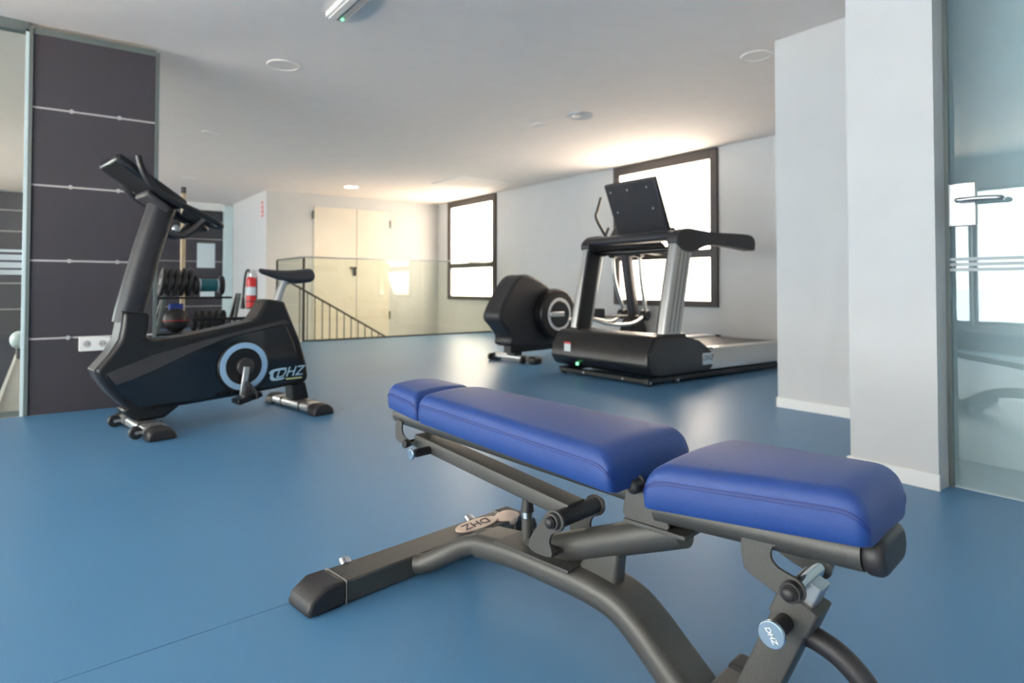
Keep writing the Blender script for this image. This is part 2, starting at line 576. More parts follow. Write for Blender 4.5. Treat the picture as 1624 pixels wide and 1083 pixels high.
# glass door on the right
gd = thing('door_2', 'glass door with frosted bands and steel lever on the right', None, (2.79, 0.945, 0.0), kind='structure')
box('leaf', (0.0, -1.14, 0.012), (0.010, 0.0, 2.10), 'glass_door', gd)
box('edge_seal', (-0.006, -0.004, 0.0), (0.016, 0.010, 2.12), 'trim_grey', gd)
for z in (0.865, 0.845, 0.825):
    box('frosted_band', (-0.003, -1.14, z - 0.006), (-0.0005, -0.004, z + 0.006), 'frost', gd)
lp = box('lock_plate', (-0.012, -0.093, 0.99), (0.0, -0.004, 1.152), 'steel_bright', gd, 0.003)
bm = new_bm()
add_tube(bm, [(-0.012, -0.045, 1.083), (-0.05, -0.047, 1.083), (-0.058, -0.06, 1.083), (-0.058, -0.12, 1.083), (-0.052, -0.175, 1.080), (-0.03, -0.178, 1.079)], 0.0095, 12, 6)
obj('lever', bm, 'steel_bright', lp)

# ================================================================== BALUSTRADE AND STAIRS
gb = thing('glass_balustrade', 'frameless glass balustrade with thin steel cap around the stairwell', 'balustrade', (2.91, RAIL_Y, 0))
for x0, x1 in ((0.02, 1.86), (1.88, 3.18)):
    box('pane', (x0, 0.0, 0.02), (x1, 0.014, 1.165), 'glass_rail', gb)
box('pane', (0.0, 0.03, 0.02), (0.014, 1.25, 1.165), 'glass_rail', gb)
box('cap_rail', (0.0, -0.008, 1.165), (3.18, 0.022, 1.187), 'steel_bright', gb, 0.004)
box('cap_rail', (-0.008, 0.022, 1.165), (0.022, 1.26, 1.187), 'steel_bright', gb, 0.004)
box('corner_post', (-0.01, -0.008, 0.0), (0.02, 0.022, 1.165), 'frame_dark', gb, 0.004)
box('end_post', (-0.008, 1.24, 0.0), (0.02, 1.27, 1.165), 'frame_dark', gb, 0.004)
box('floor_channel', (0.02, -0.015, 0.0), (3.18, 0.03, 0.02), 'frame_dark', gb, 0.003)
hr = thing('stair_handrail', 'dark metal stair handrail with thin balusters descending behind the glass', 'handrail', (3.11, 9.7, 0))
SL = -0.80 / 1.40
tube('top_rail', [(-0.12, 0, 0.80), (0.0, 0, 0.775), (2.2, 0, 0.775 + SL * 2.2)], 0.016, 'frame_dark', hr, 10, 3)
for k in range(14):
    x = 0.05 + k * 0.118
    zt = 0.775 + SL * x - 0.01
    cyl('baluster', (x, 0, zt - 0.95), (x, 0, zt), 0.0085, 'frame_dark', hr, seg=8)
st = thing('stairs', None, None, (3.05, RAIL_Y, 0), kind='structure')
for k in range(8):
    box('step', (k * 0.30, 0.02, -0.30 - k * 0.17), (k * 0.30 + 0.30, 1.78, -0.17 - k * 0.17), 'door_cream', st)

# ================================================================== CEILING FITTINGS
def downlight(x, y, r, label, on=False, deep=False, grp='round ceiling fittings'):
    t = thing('downlight', label, 'ceiling light', (x, y, CEIL), group=grp)
    bm = new_bm()
    seg = 28
    prof = [(r * 0.80, -0.003), (r * 0.82, -0.009), (r * 0.97, -0.009), (r, -0.004), (r, 0.0)]
    rings = []
    for q, z in prof:
        rings.append([bm.verts.new((q * math.cos(2 * math.pi * i / seg), q * math.sin(2 * math.pi * i / seg), z)) for i in range(seg)])
    for a in range(len(rings) - 1):
        for i in range(seg):
            j = (i + 1) % seg
            bm.faces.new((rings[a][i], rings[a][j], rings[a + 1][j], rings[a + 1][i]))
    obj('bezel', bm, 'steel_bright' if deep else 'lens_off', t)
    cyl('diffuser', (0, 0, -0.001), (0, 0, -0.006), r * 0.81, 'lamp_on' if on else ('chrome' if deep else 'lens_off'), t, seg=28)
    if deep:
        add = new_bm()
        add_sphere(add, (-r * 0.25, 0.02, -0.008), r * 0.32, (1, 1, 0.4))
        obj('bulb', add, 'lens_off', t)
    return t
downlight(1.357, 4.553, 0.115, 'flat white round ceiling disc nearest the dark panel partition')
downlight(3.893, 2.44, 0.105, 'flat white round ceiling disc beside the right wall projection')
downlight(3.954, 4.272, 0.125, 'recessed chrome downlight in the ceiling above the treadmill', deep=True)
downlight(3.866, 4.762, 0.08, 'small flat white ceiling disc just behind the chrome downlight')
lit = downlight(3.883, 9.48, 0.125, 'lit warm downlight above the stairwell', on=True)
ld = bpy.data.lights.new('downlight_beam', 'SPOT')
ld.energy = 42
ld.spot_size = R(150)
ld.spot_blend = 0.8
ld.shadow_soft_size = 0.10
ld.color = (1.0, 0.78, 0.50)
lo = bpy.data.objects.new('downlight_beam', ld)
lo.parent = lit
lo.location = (0, 0, -0.03)
COL.objects.link(lo)
downlight(1.363, 6.996, 0.09, 'flat white ceiling disc behind the dark partition')
downlight(1.693, 10.169, 0.09, 'white ceiling disc farthest back near the corridor')
em = thing('emergency_luminaire', 'white rectangular emergency light with green diode on the ceiling', 'emergency light', (1.335, 3.50, CEIL), 0.0)
box('housing', (-0.055, -0.36, -0.035), (0.06, 0.02, 0.0), 'trim_white', em, 0.006)
box('diffuser', (-0.042, -0.35, -0.046), (0.0, 0.012, -0.035), 'lens_off', em, 0.006)
box('side_channel', (0.012, -0.35, -0.041), (0.05, 0.012, -0.035), 'joint_light', em, 0.002)
bm = new_bm()
add_sphere(bm, (0.028, -0.03, -0.043), 0.009)
obj('diode', bm, 'led_green', em)

# ================================================================== ADJUSTABLE BENCH
BX, BY = 1.09, 0.85
_a = R(8.5)
bench = thing('weight_bench', 'adjustable weight bench with blue padded seat, back and head rest', 'bench',
              (BX * math.cos(_a) - BY * math.sin(_a), BX * math.sin(_a) + BY * math.cos(_a), 0), 8.5)
def B(x, y, z):
    return Vector((x - BX, y - BY, z))
def Byz(pts):
    return [(y - BY, z) for y, z in pts]

def make_pad(name, ya, yb, wa, wb, za, zb, th, ra, rb, parent, crown=0.005):
    """ya..yb along the bench, half widths wa..wb, underside za..zb, roll-off radii at both ends"""
    bm = new_bm()
    N = 46
    L = yb - ya
    rings = []
    stations = []
    for i in range(N + 1):
        s = i / N
        stations.append(ya + L * (0.5 - 0.5 * math.cos(math.pi * s)))
    edge = 0.027
    for y in stations:
        t = (y - ya) / L
        hw = wa + (wb - wa) * t
        z0 = za + (zb - za) * t
        da, db = y - ya, yb - y
        T = th
        if da < ra:
            T = min(T, th * (0.30 + 0.70 * max(0, 1 - ((ra - da) / ra) ** 2.4) ** (1 / 2.4)))
        if db < rb:
            T = min(T, th * (0.30 + 0.70 * max(0, 1 - ((rb - db) / rb) ** 2.4) ** (1 / 2.4)))
        pc = 0.016
        for d in (da, db):
            if d < pc:
                hw -= pc - math.sqrt(max(0, pc * pc - (pc - d) ** 2))
        k = T / th
        sec = [(-hw + 0.010, 0.0), (-hw + 0.003, 0.003), (-hw, 0.010), (-hw - 0.0015, T * 0.40)]
        sz = T - edge * k
        sec.append((-hw, sz))
        for q in range(1, 6):
            a = math.pi / 2 * q / 5
            sec.append((-hw + edge * (1 - math.cos(a)), sz + edge * k * math.sin(a)))
        for q in range(1, 5):
            f = q / 4
            x = (-hw + edge) * (1 - f)
            sec.append((x, T + crown * k * (1 - (1 - f) ** 2)))
        full = sec + [(-x, z) for x, z in reversed(sec[:-1])]
        rings.append([bm.verts.new(B(BX + x, y, z0 + z)) for x, z in full])
    m = len(rings[0])
    for i in range(N):
        for k in range(m):
            j = (k + 1) % m
            bm.faces.new((rings[i][k], rings[i][j], rings[i + 1][j], rings[i + 1][k]))
    bm.faces.new(list(reversed(rings[0])))
    bm.faces.new(rings[-1])
    seamL = [rings[i][4].co.copy() + Vector((-0.0005, 0, 0)) for i in range(N + 1)]
    seamR = [rings[i][m - 5].co.copy() + Vector((0.0005, 0, 0)) for i in range(N + 1)]
    o = obj(name, bm, 'pad_blue', parent)
    for ln in (seamL, seamR):
        for dz, r in ((0.0, 0.0013), (-0.0052, 0.0009)):
            b2 = new_bm()
            add_sweep(b2, [p + Vector((0, 0, dz)) for p in ln[1:-1]], circle(r, 6))
            obj('seam', b2, 'seam_blue', o)
    return o

make_pad('seat_pad', 0.277, 0.622, 0.1055, 0.150, 0.390, 0.374, 0.080, 0.050, 0.050, bench)
make_pad('back_pad', 0.690, 1.328, 0.146, 0.106, 0.381, 0.409, 0.078, 0.048, 0.034, bench)
make_pad('head_pad', 1.334, 1.500, 0.104, 0.082, 0.4095, 0.422, 0.073, 0.030, 0.034, bench, 0.004)

# rails under the pads
bm = new_bm()
add_sweep(bm, [B(BX, 0.655, 0.344), B(BX, 0.30, 0.3615)], stadium(0.13, 0.056), Vector((1, 0, 0)))
sr = obj('seat_rail', bm, 'steel_dark', bench)
bm = new_bm()
add_sweep(bm, [B(BX, 0.301, 0.3614), B(BX, 0.268, 0.3632)], stadium(0.134, 0.060), Vector((1, 0, 0)))
obj('rail_cap', bm, 'rubber_black', sr, 0.012, 4)
bm = new_bm()
add_sweep(bm, [B(BX, 0.70, 0.358), B(BX, 1.33, 0.387), B(BX, 1.52, 0.396)], stadium(0.100, 0.050), Vector((1, 0, 0)))
obj('back_rail', bm, 'steel_dark', bench, 0.003)

# adjusting beam under the back pad
bm = new_bm()
c0, c1 = B(BX, 0.889, 0.271), B(BX, 1.44, 0.271 + 0.112 * 0.551)
add_sweep(bm, [c0, c1], rrect(0.058, 0.036, 0.004, 3), Vector((1, 0, 0)))
ab = obj('adjusting_beam', bm, 'steel_dark', bench)
cyl('pop_pin_barrel', B(1.062, 1.375, 0.318), B(1.016, 1.375, 0.318), 0.011, 'rubber_black', ab)
bm = new_bm()
add_cyl(bm, B(1.016, 1.375, 0.318), B(1.004, 1.375, 0.318), 0.006, seg=12)
add_cyl(bm, B(1.004, 1.375, 0.318), B(0.998, 1.375, 0.318), 0.0145, seg=24)
obj('pull_knob', bm, 'knob_steel', ab, 0.002)
for sx in (-1, 1):
    x0 = BX + sx * 0.052
    prism('rail_bracket', smooth_outline(Byz([(1.492, 0.385), (1.496, 0.350), (1.488, 0.330), (1.44, 0.320), (1.428, 0.327), (1.430, 0.338), (1.455, 0.346), (1.466, 0.362), (1.466, 0.385)]), 3), 'x', x0 - BX - 0.003, x0 - BX + 0.003, 'steel_dark', bench, 0.0015)
pn = cyl('rail_pin', B(BX - 0.060, 1.437, 0.330), B(BX + 0.060, 1.437, 0.330), 0.009, 'chrome', bench)
for sx in (-1, 1):
    cyl('pin_cap', B(BX + sx * 0.055, 1.437, 0.330), B(BX + sx * 0.068, 1.437, 0.330), 0.0115, 'rubber_black', pn, bevel=0.003)

# main spine with split rear legs
bm = new_bm()
SP = catmull([B(BX, 1.17, 0.122), B(BX, 1.05, 0.134), B(BX, 0.92, 0.134), B(BX, 0.82, 0.130), B(BX, 0.755, 0.117), B(BX, 0.705, 0.087), B(BX, 0.655, 0.046), B(BX, 0.600, 0.000), B(BX, 0.570, -0.025)], 8)
add_sweep(bm, SP, rrect(0.112, 0.058, 0.024, 6), Vector((1, 0, 0)))
bmesh.ops.bisect_plane(bm, geom=bm.verts[:] + bm.edges[:] + bm.faces[:], plane_co=(0, 0, 0.001), plane_no=(0, 0, -1), clear_outer=True)
spine = obj('spine_tube', bm, 'steel_dark', bench)
for sx in (-1, 1):
    pts = [(-0.080, 1.362, 0.034), (-0.066, 1.335, 0.040), (-0.042, 1.270, 0.078), (-0.030, 1.205, 0.113), (-0.0275, 1.12, 0.130), (-0.0275, 1.03, 0.134)]
    tube('rear_leg', [B(BX - sx * x, y, z) for x, y, z in pts], 0.0245, 'steel_dark', bench, 18, 8)
# rear foot bar
ft = box('rear_foot_bar', B(0.806, 1.36, 0.002), B(1.374, 1.456, 0.056), 'steel_dark', bench, 0.005)
for sx in (-1, 1):
    pr = [(0.800, 0.0), (0.800, 0.0585), (0.748, 0.0585), (0.712, 0.036), (0.703, 0.016), (0.705, 0.0)]
    pr = [((x - BX) * -sx, z) for x, z in pr]
    pr = [(x * 1.0, z) for x, z in pr]
    prism('foot_cap', pr, 'y', 1.3565 - BY, 1.4595 - BY, 'rubber_black', ft, 0.009, 3)
    bm = new_bm()
    add_box(bm, B(BX + sx * 0.2872 - 0.0006, 1.3562, 0.001), B(BX + sx * 0.2872 + 0.0006, 1.4598, 0.0588))
    obj('cap_joint', bm, 'weld', ft)
for x in (0.853, 1.277):
    bm = new_bm()
    add_cyl(bm, B(x, 1.452, 0.052), B(x, 1.466, 0.062), 0.010, seg=12)
    add_cyl(bm, B(x + 0.014, 1.452, 0.052), B(x + 0.014, 1.466, 0.060), 0.006, seg=8)
    obj('adjuster_bolt', bm, 'steel_bright', ft)
bm = new_bm()
E_ = [(0.078 * math.cos(t), 0.034 * math.sin(t)) for t in [2 * math.pi * i / 32 for i in range(32)]]
add_prism(bm, [(x + 1.262 - BX, y + 1.404 - BY) for x, y in E_], 'z', 0.0555, 0.0615)
lp = obj('logo_plate', bm, 'plate_tan', bench, 0.002)
text('logo_lettering', 'DHZ', 0.048, basis(B(1.262, 1.404, 0.0622), (-1, 0, 0), (0, -1, 0)), 'ink_dark', lp)
bm = new_bm()
add_sphere(bm, B(1.375, 1.392, 0.050), 0.05, (0.95, 0.72, 0.42), 20)
obj('saddle_cover', bm, 'plate_tan', bench)
# plate on the spine, rest post and pivot bracket
box('spine_plate', B(1.03, 0.862, 0.158), B(1.15, 1.085, 0.165), 'steel_dark', bench, 0.001)
ps = cyl('rest_post', B(BX, 1.035, 0.165), B(BX, 1.035, 0.226), 0.0135, 'steel_dark', bench)
cyl('rest_collar', B(BX, 1.035, 0.218), B(BX, 1.035, 0.232), 0.0142, 'chrome', ps)
cyl('rest_bumper', B(BX, 1.035, 0.232), B(BX, 1.035, 0.262), 0.016, 'rubber_black', ps, r1=0.012)
for sx in (-1, 1):
    x0 = sx * 0.070
    prism('pivot_plate', smooth_outline(Byz([(0.958, 0.186), (0.955, 0.215), (0.930, 0.250), (0.908, 0.280), (0.888, 0.288), (0.868, 0.280), (0.862, 0.262), (0.872, 0.246), (0.893, 0.236), (0.902, 0.215), (0.896, 0.186)]), 3), 'x', x0 - 0.0035, x0 + 0.0035, 'steel_dark', bench, 0.0015)
box('pivot_web', B(BX - 0.070, 0.897, 0.184), B(BX + 0.070, 0.957, 0.192), 'steel_dark', bench, 0.002)
rl = cyl('pivot_roller', B(BX - 0.078, 0.888, 0.265), B(BX + 0.078, 0.888, 0.265), 0.0185, 'rubber_black', bench, seg=28, bevel=0.002)
for sx in (-1, 1):
    bm = new_bm()
    add_cyl(bm, B(BX + sx * 0.074, 0.888, 0.265), B(BX + sx * 0.082, 0.888, 0.265), 0.0175, seg=24)
    obj('washer', bm, 'steel_dark', rl, 0.001)
    bm = new_bm()
    add_cyl(bm, B(BX + sx * 0.082, 0.888, 0.265), B(BX + sx * 0.089, 0.888, 0.265), 0.0130, seg=24)
    add_sphere(bm, B(BX + sx * 0.089, 0.888, 0.265), 0.0115, (0.6, 1, 1))
    obj('end_cap', bm, 'rubber_black', rl)
# upright support tube and gusset
bm = new_bm()
add_cyl(bm, B(BX, 1.03, 0.137), B(BX, 0.625, 0.2975), 0.0325, seg=28)
ut = obj('support_tube', bm, 'steel_dark', bench)
prism('gusset', Byz([(0.880, 0.140), (0.845, 0.205), (0.760, 0.242), (0.772, 0.130)]), 'x', -0.019, 0.019, 'steel_dark', bench, 0.010, 3)
bm = new_bm()
random.seed(3)
for k in range(26):                       # weld beads around the gusset foot and the tube foot
    f = k / 25
    add_sphere(bm, B(BX - 0.0215, 0.882 - 0.11 * f, 0.1575 - 0.010 * f * f + random.uniform(-.001, .001)), 0.0034, (1, 1, 0.8), 8)
for k in range(14):
    f = k / 13
    a = R(-100 + 200 * f)
    add_sphere(bm, B(BX - 0.033 * math.cos(a) * 0.9, 0.955 - 0.06 * f, 0.159), 0.003, (1, 1, 0.8), 8)
obj('weld_bead', bm, 'weld', bench)
# seat pivot
box('seat_plate', B(1.03, 0.588, 0.303), B(1.15, 0.722, 0.311), 'steel_dark', bench, 0.0015)
for sx in (-1, 1):
    x0 = sx * 0.050
    prism('hinge_plate', smooth_outline(Byz([(0.720, 0.309), (0.722, 0.350), (0.716, 0.385), (0.700, 0.398), (0.682, 0.394), (0.672, 0.360), (0.640, 0.338), (0.628, 0.309)]), 3), 'x', x0 - 0.0035, x0 + 0.0035, 'steel_dark', bench, 0.0015)
    bm = new_bm()
    add_cyl(bm, B(BX + sx * 0.050, 0.690, 0.380), B(BX + sx * 0.072, 0.690, 0.380), 0.0135, seg=20)
    add_sphere(bm, B(BX + sx * 0.072, 0.690, 0.380), 0.0132, (0.7, 1, 1))
    obj('hinge_bolt', bm, 'rubber_black', bench)
# front post
P0, P1 = B(BX, 0.402, 0.250), B(BX, 0.500, 0.020)
bm = new_bm()
add_sweep(bm, [P0, P1], rrect(0.056, 0.060, 0.004, 3), Vector((1, 0, 0)))
fp = obj('front_post', bm, 'steel_dark', bench)
d = (P0 - P1).normalized()
bm = new_bm()
add_sweep(bm, [P0 - d * 0.045, P0 + d * 0.001], rrect(0.064, 0.068, 0.005, 3), Vector((1, 0, 0)))
obj('post_collar', bm, 'steel_dark', fp)
bm = new_bm()
add_sweep(bm, [P0 - d * 0.02, P0 + d * 0.036], rrect(0.040, 0.042, 0.004, 3), Vector((1, 0, 0)))
obj('inner_post', bm, 'steel_bright', fp)
pn = cyl('seat_pin', B(BX - 0.066, 0.398, 0.281), B(BX + 0.066, 0.398, 0.281), 0.0125, 'chrome', bench, seg=24)
for sx in (-1, 1):
    bm = new_bm()
    add_cyl(bm, B(BX + sx * 0.063, 0.398, 0.281), B(BX + sx * 0.076, 0.398, 0.281), 0.0165, seg=24)
    add_cyl(bm, B(BX + sx * 0.076, 0.398, 0.281), B(BX + sx * 0.081, 0.398, 0.281), 0.0125, seg=24)
    add_sphere(bm, B(BX + sx * 0.081, 0.398, 0.281), 0.0115, (0.6, 1, 1))
    obj('pin_cap', bm, 'rubber_black', pn)
    x0 = sx * 0.059
    prism('seat_bracket', smooth_outline(Byz([(0.478, 0.350), (0.480, 0.302), (0.470, 0.286), (0.425, 0.268), (0.405, 0.261), (0.388, 0.263), (0.379, 0.276), (0.383, 0.293), (0.398, 0.302), (0.420, 0.308), (0.432, 0.320), (0.430, 0.338), (0.415, 0.350)]), 3), 'x', x0 - 0.0035, x0 + 0.0035, 'steel_dark', bench, 0.0015)
kb = cyl('knob_barrel', B(1.066, 0.423, 0.211), B(1.022, 0.423, 0.211), 0.0145, 'rubber_black', bench, seg=24, bevel=0.002)
cyl('knurled_neck', B(1.022, 0.423, 0.211), B(1.010, 0.423, 0.211), 0.0125, 'chrome', kb, seg=14)
kd = cyl('pull_knob', B(1.010, 0.423, 0.211), B(1.003, 0.423, 0.211), 0.0215, 'knob_steel', kb, seg=36, bevel=0.0015)
text('knob_lettering', 'DHZ', 0.0125, basis(B(1.0022, 0.423, 0.211), (0, -0.55, -0.83), (0, -0.83, 0.55)), 'ink_white', kb, 0.0003)
tube('lift_handle', [B(BX + 0.01, 0.43, 0.185), B(BX + 0.01, 0.385, 0.180), B(BX + 0.012, 0.345, 0.162), B(BX + 0.014, 0.312, 0.128), B(BX + 0.016, 0.295, 0.075)], 0.0185, 'rubber_black', bench, 18, 8)
ff = box('front_foot_bar', B(1.03, 0.475, 0.002), B(1.139, 0.562, 0.050), 'steel_dark', bench, 0.005)
box('foot_cap', B(1.139, 0.472, 0.0), B(1.195, 0.565, 0.053), 'rubber_black', ff, 0.008)
box('foot_cap', B(0.985, 0.472, 0.0), B(1.03, 0.565, 0.053), 'rubber_black', ff, 0.008)

# ================================================================== EXERCISE BIKE
_w = (1.45 * math.cos(_a) - 3.77 * math.sin(_a), 1.45 * math.sin(_a) + 3.77 * math.cos(_a), 0)
bike = thing('exercise_bike', 'black upright exercise bike in front of the dark panel partition', 'exercise bike', _w, 8.5)
body = [(-0.682, 0.341), (-0.616, 0.423), (-0.576, 0.49), (-0.564, 0.56), (-0.559, 0.635), (-0.435, 0.622), (-0.442, 0.547), (-0.455, 0.500), (-0.419, 0.475), (-0.249, 0.496), (-0.048, 0.531), (0.114, 0.564), (0.150, 0.62), (0.188, 0.689), (0.298, 0.672), (0.318, 0.62), (0.345, 0.56), (0.401, 0.43), (0.440, 0.29), (0.453, 0.199), (0.430, 0.166), (0.251, 0.150), (0.027, 0.134), (-0.244, 0.119), (-0.500, 0.114), (-0.544, 0.143), (-0.614, 0.225), (-0.660, 0.292)]
sh = prism('body_shell', body, 'y', -0.088, 0.088, 'plastic_black', bike, 0.022, 4)
pan = [(-0.642, 0.315), (-0.403, 0.395), (-0.116, 0.460), (0.295, 0.535), (0.350, 0.412), (0.412, 0.210), (0.251, 0.172), (-0.245, 0.140), (-0.485, 0.137), (-0.570, 0.212)]
for s in (-1, 1):
    prism('side_panel', pan, 'y', s * 0.0885, s * 0.094, 'plastic_gloss', sh, 0.004)
    stripe = [(-0.638, 0.325), (-0.433, 0.400), (-0.150, 0.472), (0.285, 0.562), (0.325, 0.541), (0.247, 0.530), (-0.047, 0.472), (-0.248, 0.400), (-0.402, 0.332), (-0.518, 0.286), (-0.592, 0.265)]
    prism('side_stripe', stripe, 'y', s * 0.0945, s * 0.0975, 'plastic_grey', sh, 0.002)
prism('front_lip', [(-0.686, 0.343), (-0.620, 0.425), (-0.582, 0.492), (-0.570, 0.56), (-0.566, 0.637), (-0.555, 0.637), (-0.558, 0.56), (-0.568, 0.488), (-0.606, 0.418), (-0.670, 0.341), (-0.646, 0.292), (-0.604, 0.225), (-0.536, 0.147), (-0.544, 0.140), (-0.618, 0.222), (-0.664, 0.292)], 'y', -0.066, 0.066, 'plastic_soft', sh, 0.004)
# neck
bm = new_bm()
add_sweep(bm, [Vector((-0.525, 0, 0.57)), Vector((-0.515, 0, 0.63)), Vector((-0.437, 0, 0.95)), Vector((-0.366, 0, 1.20))], [(a * 1.0, b) for a, b in rrect(0.125, 0.135, 0.052, 6)], Vector((0, 1, 0)))
obj('neck', bm, 'plastic_soft', bike)
# console
dirc = Vector((0.83, 0, -0.56)).normalized()
nrm = Vector((0.56, 0, 0.83)).normalized()
m = Matrix((dirc, Vector((0, 1, 0)), nrm)).transposed().to_4x4()
m.translation = Vector((-0.425, 0, 1.287))
bm = new_bm()
add_box(bm, (-0.235, -0.17, -0.028), (0.16, 0.17, 0.022), m)
cs = obj('console', bm, 'plastic_black', bike, 0.018, 3)
bm = new_bm()
add_box(bm, (-0.20, -0.14, 0.0225), (0.05, 0.14, 0.025), m)
obj('screen', bm, 'screen', cs, 0.001)
bm = new_bm()
add_box(bm, (-0.02, -0.10, -0.07), (0.13, 0.10, -0.028), m)
obj('console_mount', bm, 'plastic_grey', cs, 0.015)
for s in (-1, 1):
    tube('handlebar', [(-0.535, s * 0.20, 1.42), (-0.515, s * 0.205, 1.35), (-0.455, s * 0.20, 1.262), (-0.35, s * 0.185, 1.205), (-0.20, s * 0.17, 1.145), (-0.115, s * 0.15, 1.105), (-0.105, s * 0.10, 1.10), (-0.17, s * 0.07, 1.125), (-0.28, s * 0.055, 1.17)], 0.017, 'plastic_black', bike, 12, 6)
tube('grip_loop', [(-0.335, -0.06, 1.060), (-0.285, -0.07, 1.040), (-0.235, -0.085, 1.070), (-0.195, -0.10, 1.112), (-0.165, -0.12, 1.145)], 0.019, 'rubber_black', bike, 12, 6)
tube('grip_loop', [(-0.335, 0.06, 1.060), (-0.285, 0.07, 1.040), (-0.235, 0.085, 1.070), (-0.195, 0.10, 1.112), (-0.165, 0.12, 1.145)], 0.019, 'rubber_black', bike, 12, 6)
bm = new_bm()
add_sphere(bm, (-0.315, -0.068, 1.075), 0.022, (1, 0.7, 1))
obj('pulse_sensor', bm, 'steel_bright', bike)
# seat
cyl('seat_post', (0.335, 0, 0.815), (0.255, 0, 0.60), 0.024, 'alu', bike, seg=20)
bm = new_bm()
N = 22
rings = []
for i in range(N + 1):
    f = i / N
    x = 0.175 + 0.315 * f
    hw = 0.026 + 0.092 * (f ** 1.6) if f < 0.93 else 0.118 - 0.03 * ((f - 0.93) / 0.07) ** 2
    zt = 0.872 - 0.012 * math.sin(math.pi * f) + 0.006 * f
    th = 0.026 + 0.062 * min(1, f * 1.4)
    if i == 0:
        hw *= 0.6
        th *= 0.6
    rings.append([bm.verts.new((x, hw * math.cos(t), zt - th / 2 + (th / 2) * (math.sin(t) if math.sin(t) > 0 else math.sin(t)) - 0.006 * abs(math.cos(t)))) for t in [2 * math.pi * k / 20 for k in range(20)]])
for i in range(N):
    for k in range(20):
        j = (k + 1) % 20
        bm.faces.new((rings[i][k], rings[i][j], rings[i + 1][j], rings[i + 1][k]))
bm.faces.new(list(reversed(rings[0])))
bm.faces.new(rings[-1])
obj('saddle', bm, 'plastic_soft', bike)
# crank
dc = thing('crank', None, None)
dc.parent = bike
def disc_ring(bm, c, r0, r1, y0, y1, seg=40):
    A = []
    for r, y in ((r0, y0), (r1, y0), (r1, y1), (r0, y1)):
        A.append([bm.verts.new((c[0] + r * math.cos(2 * math.pi * i / seg), y, c[1] + r * math.sin(2 * math.pi * i / seg))) for i in range(seg)])
    for a in range(4):
        b = (a + 1) % 4
        for i in range(seg):
            j = (i + 1) % seg
            bm.faces.new((A[a][i], A[a][j], A[b][j], A[b][i]))
CC = (0.042, 0.305)
for s in (-1, 1):
    y = s * 0.094
    bm = new_bm()
    add_cyl(bm, (CC[0], y, CC[1]), (CC[0], y + s * 0.018, CC[1]), 0.145, seg=44)
    o = obj('crank_cover', bm, 'plastic_black', dc, 0.004)
    bm = new_bm()
    disc_ring(bm, CC, 0.104, 0.136, y + s * 0.017, y + s * 0.021)
    obj('blue_ring', bm, 'ring_blue', dc, 0.001)
    cyl('crank_hub', (CC[0], y + s * 0.018, CC[1]), (CC[0], y + s * 0.05, CC[1]), 0.048, 'plastic_grey', dc, seg=28, bevel=0.006)
for s, ang in ((-1, R(-98)), (1, R(82))):
    y = s * 0.148
    ex, ez = CC[0] + 0.165 * math.cos(ang), CC[1] + 0.165 * math.sin(ang)
    bm = new_bm()
    add_sweep(bm, [Vector((CC[0], y, CC[1])), Vector((ex, y, ez))], rrect(0.034, 0.016, 0.004, 2), Vector((math.sin(ang), 0, -math.cos(ang))))
    obj('crank_arm', bm, 'alu', dc, 0.002)
    cyl('pedal_axle', (ex, y - s * 0.01, ez), (ex, y + s * 0.11, ez), 0.009, 'steel_bright', dc, seg=12)
    bm = new_bm()
    mm = Matrix.Translation((ex, y + s * 0.065, ez)) @ Matrix.Rotation(R(-14), 4, 'Y')
    add_box(bm, (-0.070, -0.052, -0.016), (0.070, 0.052, 0.016), mm)
    pd = obj('pedal', bm, 'plastic_black', dc, 0.010, 3)
    bm = new_bm()
    add_sweep(bm, catmull([mm @ Vector(p) for p in [(0.03, -0.052, -0.01), (0.03, -0.050, 0.03), (0.025, 0.0, 0.065), (0.03, 0.050, 0.03), (0.03, 0.052, -0.01)]], 6), rrect(0.05, 0.005, 0.002, 2))
    obj('pedal_strap', bm, 'rubber_black', pd)
# logo
lg = new_bm()
add_prism(lg, smooth_outline([(0.196, 0.252), (0.225, 0.268), (0.300, 0.272), (0.296, 0.262), (0.235, 0.256), (0.222, 0.236), (0.228, 0.216), (0.262, 0.212), (0.290, 0.216), (0.280, 0.204), (0.225, 0.200), (0.203, 0.212), (0.204, 0.236)], 4), 'y', -0.0955, -0.0942)
obj('logo_swoosh', lg, 'logo_blue', sh)
text('logo_lettering', 'DHZ', 0.082, basis((0.320, -0.0952, 0.243), (1, 0, 0.03), (0, 0, 1)), 'logo_blue', sh, 0.0008, 0.4)
box('logo_underline', (0.300, -0.0958, 0.200), (0.402, -0.0942, 0.207), 'logo_lime', sh)
